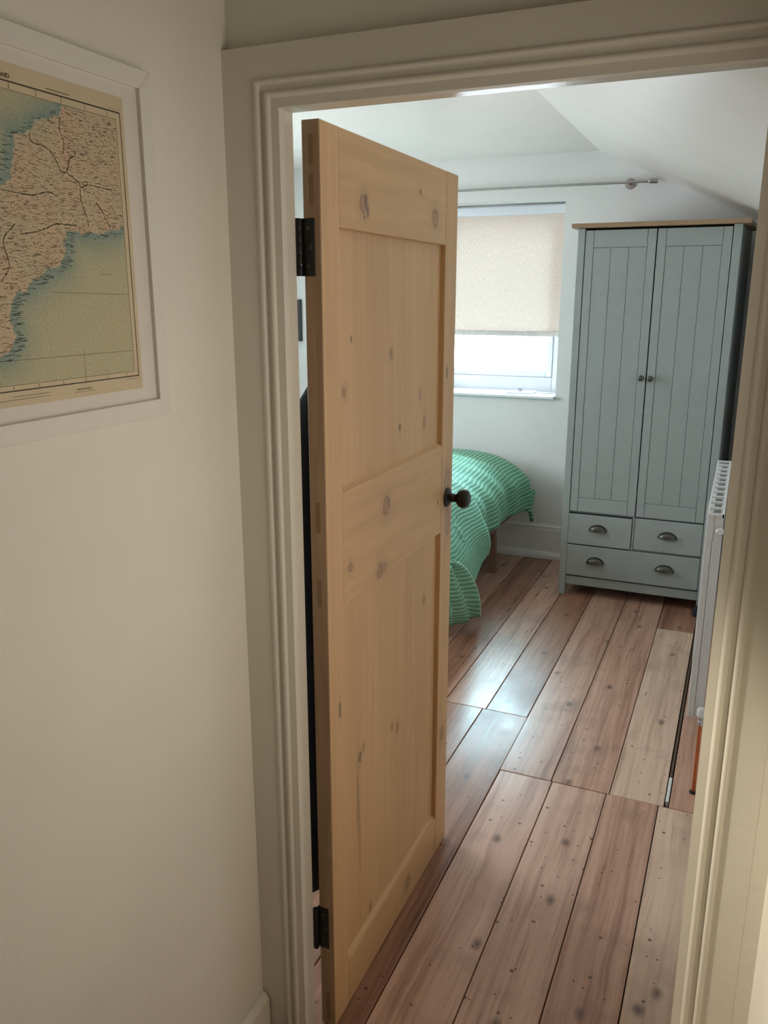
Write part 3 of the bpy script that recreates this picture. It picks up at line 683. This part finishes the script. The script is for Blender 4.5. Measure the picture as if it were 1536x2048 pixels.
def cup(x, z, par):
    """cup pull: half dome shell open below, with a flange"""
    t = bmesh.new(); rw, rh, rd = 0.046, 0.034, 0.024; nu_, nv_ = 20, 8; rows = []
    for j in range(nv_ + 1):
        ph = math.pi / 2 * j / nv_; row = []
        for i in range(nu_ + 1):
            th = math.pi * i / nu_
            row.append(t.verts.new((x + rw * math.cos(th) * math.cos(ph) ** 0.8, WY - 0.001 - rd * math.sin(ph) ** 0.9, z - 0.017 + rh * math.sin(th) * (0.25 + 0.75 * math.cos(ph)))))
        rows.append(row)
    for a_, b_ in zip(rows, rows[1:]):
        for i in range(nu_): t.faces.new((a_[i], a_[i + 1], b_[i + 1], b_[i]))
    bmesh.ops.remove_doubles(t, verts=t.verts, dist=0.0002); bmesh.ops.recalc_face_normals(t, faces=t.faces)
    r_ = bmesh.ops.solidify(t, geom=t.faces[:], thickness=0.0018)
    bm = B(); merge(bm, t)
    pr = [(x + (rw + 0.004) * math.cos(math.pi * i / 16), z - 0.017 + (rh + 0.004) * math.sin(math.pi * i / 16)) for i in range(17)]
    prism(bm, pr, 'y', WY - 0.0022, WY + 0.001)
    obj('cup_handle', bm, M_pewter, par, smooth=True)
def drawer(x0, x1, z0, z1, pulls):
    bm = B(); box(bm, x0, x1, WY, WY + 0.02, z0, z1, 0.002); box(bm, x0 + 0.012, x1 - 0.012, WY + 0.02, WY + 0.42, z0 + 0.015, z1 - 0.03)
    d_ = obj('drawer', bm, M_grey, wr)
    for px_, pz in pulls: cup(px_, pz, d_)
drawer(dl0 - 0.002, -0.472, 0.305, 0.474, [(-0.647, 0.405)]); drawer(-0.455, dr1, 0.310, 0.482, [(-0.285, 0.405)])
drawer(dl0 - 0.002, dr1, 0.122, 0.297, [(-0.650, 0.219), (-0.286, 0.222)])
wpart('divider', -0.469, -0.458, WY + 0.004, WY + 0.05, 0.300, 0.486)
wpart('bottom_rail', W0 + 0.036, W1 - 0.038, WY + 0.012, WY + 0.032, 0.062, 0.112)
wpart('inner_rail', W0 + 0.036, W1 - 0.038, WY + 0.016, WY + 0.03, 0.298, 0.306)

# ------------------------------------------------------------------ bed with striped duvet
bed = thing('bed', (-2.2, 4.22, 0), 'wooden bed frame on splayed tapered legs beneath the green duvet', 'bed')
BX, BY0, BY1 = -1.25, 3.50, 5.02
bm = B(); box(bm, BX - 0.025, BX, BY0, BY1, 0.292, 0.36, 0.004); obj('foot_rail', bm, M_bedwood, bed)
bm = B(); box(bm, -3.15, BX - 0.025, BY0, BY0 + 0.025, 0.292, 0.36, 0.004); obj('side_rail', bm, M_bedwood, bed)
bm = B(); box(bm, -3.15, BX - 0.025, BY1 - 0.025, BY1, 0.292, 0.36, 0.004); obj('side_rail', bm, M_bedwood, bed)
bm = B(); box(bm, -3.18, -3.15, BY0, BY1, 0.05, 0.95, 0.006); obj('headboard', bm, M_bedwood, bed)
for lx, ly, tx, ty in ((-1.285, 4.665, -1.325, 4.685), (-1.285, 3.62, -1.33, 3.66), (-3.05, 4.9, -3.0, 4.86), (-3.05, 3.62, -3.0, 3.66)):
    bm = B(); n = 4; t = bmesh.new()
    for zz, cx, cy, hw in ((0.0, lx, ly, 0.019), (0.28, tx, ty, 0.033)):
        pass
    vb = [t.verts.new((lx + sx * 0.020, ly + sy * 0.020, 0)) for sx, sy in ((-1, -1), (1, -1), (1, 1), (-1, 1))]
    vt = [t.verts.new((tx + sx * 0.034, ty + sy * 0.034, 0.30)) for sx, sy in ((-1, -1), (1, -1), (1, 1), (-1, 1))]
    t.faces.new(vb); t.faces.new(vt)
    for k in range(4): t.faces.new((vb[k], vb[(k + 1) % 4], vt[(k + 1) % 4], vt[k]))
    bmesh.ops.recalc_face_normals(t, faces=t.faces); bmesh.ops.bevel(t, geom=t.edges[:], offset=0.005, segments=2, affect='EDGES'); merge(bm, t)
    obj('leg', bm, M_bedwood, bed)
bm = B(); box(bm, -3.14, BX - 0.03, BY0 + 0.03, BY1 - 0.03, 0.30, 0.52, 0.05, 4); T(obj('mattress', bm, plain('mattress_cloth', (0.75, 0.74, 0.70), 0.9), bed, smooth=True), 'pale mattress')

md = NT('striped_duvet'); uv = md.coord('UV'); sp = md.n('ShaderNodeSeparateXYZ'); md.link(uv, sp.inputs[0])
wobu = md.noise(md.mapping(uv, (3, 3, 1)), 1.0, 3)
vv_ = md.math('ADD', sp.outputs[1], md.math('MULTIPLY', wobu, 0.045))
ph = md.math('FRACT', md.math('MULTIPLY', vv_, 1 / 0.0245))
tri = md.math('ABSOLUTE', md.math('MULTIPLY_ADD', ph, 2.0, -1.0))
fine = md.math('FRACT', md.math('MULTIPLY', sp.outputs[0], 1 / 0.009))
dcol = md.ramp(tri, [(0.0, (0.34, 0.62, 0.45)), (0.30, (0.28, 0.56, 0.40)), (0.5, (0.105, 0.34, 0.19)), (1.0, (0.12, 0.37, 0.21))])
seer = md.noise(md.mapping(uv, (260, 45, 1)), 1.0, 3)
dcol = md.mix(1.0, dcol, md.ramp(seer, [(0.3, 0.85), (0.7, 1.12)]), 'MULTIPLY')
md.set(Base_Color=dcol, Roughness=0.68, Sheen_Weight=0.12)
md.bump(md.math('ADD', md.math('MULTIPLY', tri, 0.5), md.math('ADD', md.math('MULTIPLY', seer, 0.6), md.math('MULTIPLY', md.noise(md.mapping(uv, (9, 14, 1)), 1.0, 3), 1.2))), 0.85, 0.008)

dv = thing('duvet', (-2.1, 4.2, 0.02), 'green striped seersucker duvet draped over the bed, corner trailing to floor', 'duvet')
def lerp_tab(tab, y):
    if y <= tab[0][0]: return tab[0][1]
    for (a_, va), (b_, vb) in zip(tab, tab[1:]):
        if y <= b_:
            t = (y - a_) / (b_ - a_); t = t * t * (3 - 2 * t); return va + (vb - va) * t
    return tab[-1][1]
hem_z = [(3.40, 0.26), (3.75, 0.27), (3.95, 0.29), (4.12, 0.31), (4.30, 0.33), (4.42, 0.35), (4.50, 0.365), (4.70, 0.355), (4.84, 0.36), (4.88, 0.345), (4.93, 0.275), (4.945, 0.275), (4.975, 0.40), (5.0, 0.46)]
hem_x = [(3.40, -1.21), (3.9, -1.21), (4.24, -1.215), (4.5, -1.21), (4.75, -1.19), (4.85, -1.16), (4.93, -1.115), (5.0, -1.115)]
top_z = [(3.40, 0.60), (3.55, 0.655), (3.9, 0.67), (4.3, 0.675), (4.7, 0.70), (4.90, 0.705), (4.97, 0.66), (5.0, 0.61)]
bm = B(); uvl = bm.loops.layers.uv.new('UVMap')
NY, NP = 90, 64; rows = []; info = {}
for j in range(NY + 1):
    y = 3.40 + 1.60 * j / NY
    hz, hx, tz = lerp_tab(hem_z, y), lerp_tab(hem_x, y), lerp_tab(top_z, y)
    f = max(0, min(1, (y - 4.35) / 0.55)); f = f * f * (3 - 2 * f)
    ctrl = [(-2.75, tz - 0.02), (-2.2, tz), (-1.75, tz + 0.008), (-1.52 + 0.03 * f, tz - 0.005), (-1.36 + 0.055 * f, tz - 0.055), (-1.255 + 0.09 * f, tz - 0.15), ((hx - 1.225 + 0.07 * f) / 2, (tz - 0.16 + hz) / 2 + 0.01), (hx, hz)]
    cp = catmull([(x_, 0, z_) for x_, z_ in ctrl], 12)
    L = [0]
    for p, q in zip(cp, cp[1:]): L.append(L[-1] + (q - p).length)
    row = []; k = 0
    for i in range(NP + 1):
        s = L[-1] * (i / NP) ** 0.75
        while k < len(L) - 2 and L[k + 1] < s: k += 1
        t = (s - L[k]) / max(1e-9, L[k + 1] - L[k]); p = cp[k].lerp(cp[k + 1], min(1, t))
        edge = max(0, min(1, (s - 1.2) / 0.5))
        w = 0.010 * math.sin(y * 17 + s * 4) + 0.006 * math.sin(y * 41 - s * 6) + 0.02 * mnoise.noise(Vector((y * 4, s * 4, 1)))
        p = p + Vector((w * (0.35 + edge), 0, w * 0.5 * (1.2 - edge)))
        vtx = bm.verts.new((p.x, y + 0.012 * mnoise.noise(Vector((y * 6, s * 5, 9))), p.z)); info[vtx] = (y, s)
        row.append(vtx)
    rows.append(row)
for a_, b_ in zip(rows, rows[1:]):
    for i in range(NP):
        f = bm.faces.new((a_[i], a_[i + 1], b_[i + 1], b_[i]))
        for lp in f.loops: lp[uvl].uv = info[lp.vert]
bmesh.ops.recalc_face_normals(bm, faces=bm.faces)
hem_pts = [v.co.copy() for v in [r_[-1] for r_ in rows]]
o = obj('duvet_cover', bm, md.m, dv, smooth=True, angle=0)
sm = o.modifiers.new('thickness', 'SOLIDIFY'); sm.thickness = 0.018; sm.offset = -1

# a fold of the duvet doubled over towards the near corner, with its own bound edge, and the trailing corner below it
def sheet_obj(name, rows_, uvs, th=0.008):
    bm = B(); uvl = bm.loops.layers.uv.new('UVMap'); V = [[bm.verts.new(p) for p in r_] for r_ in rows_]; inf = {}
    for r_, ur in zip(V, uvs):
        for v_, u_2 in zip(r_, ur): inf[v_] = u_2
    for a_, b_ in zip(V, V[1:]):
        for i in range(len(a_) - 1):
            f = bm.faces.new((a_[i], a_[i + 1], b_[i + 1], b_[i]))
            for lp in f.loops: lp[uvl].uv = inf[lp.vert]
    bmesh.ops.recalc_face_normals(bm, faces=bm.faces)
    o = obj(name, bm, md.m, dv, smooth=True, angle=0)
    s_ = o.modifiers.new('thickness', 'SOLIDIFY'); s_.thickness = th; s_.offset = 0
    return o
# fold: from a free edge (right) towards the left/near
E1 = catmull([(-1.31, 4.223, 0.600), (-1.25, 4.176, 0.505), (-1.20, 4.158, 0.411), (-1.185, 4.182, 0.336), (-1.175, 4.145, 0.282)], 6)
E2 = catmull([(-1.29, 3.42, 0.610), (-1.225, 3.42, 0.50), (-1.175, 3.42, 0.38), (-1.155, 3.42, 0.26), (-1.15, 3.42, 0.17)], 6)
rws, uvs = [], []
for a_, b_ in zip(E1, E2):
    i = len(rws); r_, u_3 = [], []
    for k in range(25):
        t = k / 24; p = a_.lerp(b_, t); p = p + Vector((0.008 * math.sin(t * 9 + i * 0.15) + 0.006, 0, 0.006 * math.sin(t * 7)))
        r_.append(p); u_3.append((p.y, 1.6 + i * 0.024 + 0.02 * t))
    rws.append(r_); uvs.append(u_3)
sheet_obj('duvet_fold', rws, uvs)
M_pipe = plain('pale_piping', (0.62, 0.78, 0.68), 0.7, 0, 0.05)
bm = B(); tube(bm, [r_[0] for r_ in rws], 0.0042, 8); obj('piping', bm, M_pipe, dv, smooth=True)
# trailing corner
E1 = catmull([(-1.15, 3.45, 0.458), (-1.128, 3.532, 0.409), (-1.108, 3.616, 0.319), (-1.10, 3.70, 0.195), (-1.115, 3.80, 0.060)], 6)
E2 = catmull([(-1.15, 3.40, 0.43), (-1.145, 3.40, 0.34), (-1.145, 3.43, 0.25), (-1.16, 3.48, 0.16), (-1.185, 3.58, 0.075)], 6)
rws, uvs = [], []
for a_, b_ in zip(E1, E2):
    i = len(rws); r_, u_3 = [], []
    for k in range(17):
        t = k / 16; p = a_.lerp(b_, t) + Vector((0.014 * math.sin(t * 10 + i * 0.1), 0, 0))
        r_.append(p); u_3.append((p.y, 2.0 + i * 0.016 + (0.10 * t)))
    rws.append(r_); uvs.append(u_3)
sheet_obj('duvet_corner', rws, uvs)
bm = B(); tube(bm, [r_[0] for r_ in rws], 0.0042, 8); obj('piping', bm, M_pipe, dv, smooth=True)

# ------------------------------------------------------------------ radiator with valve and copper pipe
rd = thing('radiator', (-0.04, 3.16, 0.27), 'white panel radiator with top grille beside the right door jamb', 'radiator')
RX0, RX1, RY0, RY1, RZ0, RZ1 = -0.062, -0.012, 2.72, 3.66, 0.265, 0.972
bm = B(); t = bmesh.new(); pr = []
n = 28
for i in range(n):
    y0 = RY0 + 0.015 + (RY1 - RY0 - 0.03) * i / n; w = (RY1 - RY0 - 0.03) / n
    pr += [(RX0 + 0.004, y0), (RX0 + 0.004, y0 + w * 0.3), (RX0 + 0.009, y0 + w * 0.42), (RX0 + 0.009, y0 + w * 0.88)]
pr = [(RX0 + 0.016, RY0 + 0.005)] + pr + [(RX0 + 0.016, RY1 - 0.005)]
prism(bm, pr, 'z', RZ0 + 0.01, RZ1 - 0.02); obj('front_panel', bm, M_white, rd)
bm = B(); box(bm, RX1 - 0.012, RX1 - 0.004, RY0 + 0.005, RY1 - 0.005, RZ0 + 0.01, RZ1 - 0.02, 0.002); obj('back_panel', bm, M_white, rd)
for y0, y1 in ((RY0, RY0 + 0.004), (RY1 - 0.004, RY1)):
    bm = B()
    prism(bm, [(RX0, y0), (RX0 + 0.021, y0), (RX0 + 0.023, y0 + 0.003), (RX0 + 0.025, y0), (RX1, y0), (RX1, y1 + 0.0005), (RX0, y1 + 0.0005)], 'z', RZ0, RZ1 - 0.002)
    obj('end_panel', bm, M_white, rd)
bm = B(); tube(bm, [(RX0 + 0.003, RY0 - 0.001, RZ0 + 0.002), (RX0 + 0.003, RY0 - 0.001, RZ1 - 0.004)], 0.003, 8); tube(bm, [(RX0 + 0.0255, RY0 - 0.001, RZ0 + 0.03), (RX0 + 0.0255, RY0 - 0.001, RZ1 - 0.09)], 0.0025, 8); obj('edge_bead', bm, M_white, rd, smooth=True)
bm = B(); box(bm, RX0 - 0.001, RX0 + 0.005, RY0, RY1, RZ1 - 0.014, RZ1, 0.001); box(bm, RX1 - 0.006, RX1 + 0.001, RY0, RY1, RZ1 - 0.014, RZ1, 0.001); gq = obj('grille', bm, M_white, rd)
n = 11
for i in range(n + 1):
    y = RY0 + 0.003 + (RY1 - RY0 - 0.006) * i / n
    bm = B(); box(bm, RX0 + 0.004, RX1 - 0.005, y - 0.0035 - 0.004, y + 0.0035 + 0.004, RZ1 - 0.008, RZ1 - 0.001, 0.001); obj('grille_bar', bm, M_white, gq)
bm = B(); box(bm, RX0 + 0.006, RX1 - 0.006, RY0 + 0.006, RY1 - 0.006, RZ1 - 0.060, RZ1 - 0.035); obj('convector', bm, plain('convector_grey', (0.35, 0.35, 0.34), 0.6), rd)
bm = B(); lathe(bm, [(0, 0), (0.011, 0), (0.012, 0.004), (0.012, 0.016), (0.009, 0.02), (0, 0.02)], (RX1 - 0.008, RY0 + 0.002, RZ1 - 0.055), (0, -1, 0), 18); obj('air_vent', bm, M_white, rd, smooth=True)
bm = B(); lathe(bm, [(0, 0), (0.012, 0), (0.0155, 0.004), (0.0155, 0.024), (0.012, 0.030), (0, 0.031)], (-0.016, 2.69, 0.285), (0, 0, 1), 22); obj('valve_cap', bm, M_white, rd, smooth=True)
bm = B(); lathe(bm, [(0, 0), (0.009, 0), (0.010, 0.003), (0.010, 0.012), (0.007, 0.015), (0.007, 0.03), (0, 0.03)], (-0.016, 2.69, 0.255), (0, 0, 1), 16); lathe(bm, [(0, 0), (0.007, 0), (0.007, 0.04), (0, 0.04)], (-0.016, 2.69, 0.276), (0, 1, 0), 14); T(obj('valve_body', bm, M_steel, rd, smooth=True), 'chrome valve body')
bm = B(); tube(bm, [(-0.016, 2.69, 0.258), (-0.016, 2.69, 0.002)], 0.0068, 14); T(obj('copper_pipe', bm, M_copper, rd, smooth=True), 'bare copper pipe')
bm = B(); lathe(bm, [(0, 0), (0.013, 0), (0.012, 0.004), (0.008, 0.006), (0, 0.006)], (-0.016, 2.69, 0.001), (0, 0, 1), 16); obj('pipe_collar', bm, M_iron, rd, smooth=True)

# ------------------------------------------------------------------ curtain rod
cr = thing('curtain_rod', (-1.3, 5.03, 2.24), 'thin steel curtain rod mounted above the bedroom window', 'curtain rod')
bm = B(); tube(bm, [(-2.45, 5.03, 2.245), (-0.58, 5.03, 2.245)], 0.0075, 14); obj('rod', bm, M_steel, cr, smooth=True)
for xx, s in ((-0.585, 1), (-2.445, -1)):
    bm = B(); lathe(bm, [(0, 0), (0.012, 0), (0.014, 0.004), (0.014, 0.012), (0.0125, 0.013), (0.0125, 0.016), (0.014, 0.017), (0.014, 0.042), (0.012, 0.046), (0, 0.046)], (xx, 5.03, 2.245), (s, 0, 0), 20); obj('finial', bm, M_steel, cr, smooth=True)
for xx in (-0.69, -2.34):
    bm = B(); lathe(bm, [(0, 0), (0.029, 0), (0.030, 0.003), (0.027, 0.007), (0.010, 0.009), (0.008, 0.045), (0, 0.045)], (xx, 5.09, 2.243), (0, -1, 0), 22); lathe(bm, [(0.0085, -0.008), (0.0115, -0.008), (0.0115, 0.008), (0.0085, 0.008)], (xx, 5.03, 2.245), (1, 0, 0), 18)
    obj('bracket', bm, plain('bracket_pinkish', (0.42, 0.36, 0.33), 0.4, 0.5), cr, smooth=True)

# ------------------------------------------------------------------ small things
bp = thing('picture', (-2.97, 5.075, 1.335), 'black framed picture on the back wall, seen through the hinge gap', 'picture')
for y0, y1, z0, z1 in ((-3.12, -2.805, 1.335, 1.355), (-3.12, -2.805, 1.592, 1.612), (-3.12, -3.10, 1.355, 1.592), (-2.850, -2.805, 1.355, 1.592)):
    bm = B(); box(bm, y0, y1, 5.068, 5.09, z0, z1, 0.001); obj('frame_bar', bm, M_black, bp)
bm = B(); box(bm, -3.10, -2.85, 5.078, 5.086, 1.355, 1.592); obj('print', bm, plain('print_paper', (0.7, 0.7, 0.66), 0.7), bp)

tr_ = thing('sill_gadget', (-1.29, 5.21, 1.038), 'flat white gadget with small knob and cable on the window sill', 'gadget')
bm = B(); prism(bm, [(-1.375, 5.13), (-1.20, 5.15), (-1.205, 5.26), (-1.335, 5.25)], 'z', 1.0385, 1.050); bmesh.ops.bevel(bm, geom=bm.edges[:], offset=0.003, segments=2, affect='EDGES'); obj('gadget_body', bm, M_upvc, tr_, smooth=True)
bm = B(); lathe(bm, [(0, 0), (0.017, 0), (0.017, 0.02), (0.015, 0.024), (0, 0.024)], (-1.30, 5.20, 1.0495), (0, 0, 1), 20); obj('gadget_knob', bm, plain('grey_plastic', (0.42, 0.42, 0.5), 0.5), tr_, smooth=True)
bm = B(); tube(bm, catmull([(-1.207, 5.20, 1.0425), (-1.16, 5.19, 1.0415), (-1.12, 5.22, 1.0415), (-1.085, 5.30, 1.0415), (-1.075, 5.335, 1.06), (-1.073, 5.338, 1.2)], 6), 0.0025, 6); obj('cable', bm, plain('cable_white', (0.6, 0.62, 0.68), 0.5), tr_, smooth=True)

sp_ = thing('added_spotlight', (-0.735, 1.055, 2.38), 'small white spotlight added out of view on the hall ceiling', 'lamp')  # fixture made up to house the added hall spot
bm = B(); lathe(bm, [(0, 0), (0.04, 0), (0.04, 0.012), (0, 0.012)], (-0.735, 1.055, 2.438), (0, 0, 1), 24); obj('ceiling_rose', bm, M_white, sp_, smooth=True)
bm = B(); lathe(bm, [(0.026, 0.0), (0.030, 0.0), (0.030, -0.055), (0.02, -0.065), (0, -0.065)], (-0.726, 1.059, 2.388), (0.84, 0.02, -1.9), 24); tube(bm, [(-0.735, 1.055, 2.44), (-0.75, 1.055, 2.43)], 0.006, 8); obj('lamp_head', bm, M_white, sp_, smooth=True)

# dark shoe-like lump poking out beside the radiator
sh = thing('shoe', (-0.09, 4.41, 0), 'dark navy shoe toe on the floor below the wardrobe corner', 'shoe')
bm = B(); t = bmesh.new()
secs = [(4.372, 0.016, 0.014), (4.378, 0.030, 0.032), (4.395, 0.038, 0.047), (4.415, 0.040, 0.052), (4.440, 0.036, 0.050)]
rings = []
for y, hw, hh in secs:
    rings.append([t.verts.new((-0.085 + hw * math.cos(math.pi * k / 12), y, 0.002 + hh * math.sin(math.pi * k / 12) ** 0.7)) for k in range(13)])
for a_, b_ in zip(rings, rings[1:]):
    for k in range(12): t.faces.new((a_[k], a_[k + 1], b_[k + 1], b_[k]))
    t.faces.new((a_[0], b_[0], b_[12], a_[12]))
t.faces.new(rings[0]); t.faces.new(rings[-1]); bmesh.ops.recalc_face_normals(t, faces=t.faces); merge(bm, t)
obj('shoe_upper', bm, M_navy, sh, smooth=True, angle=50)
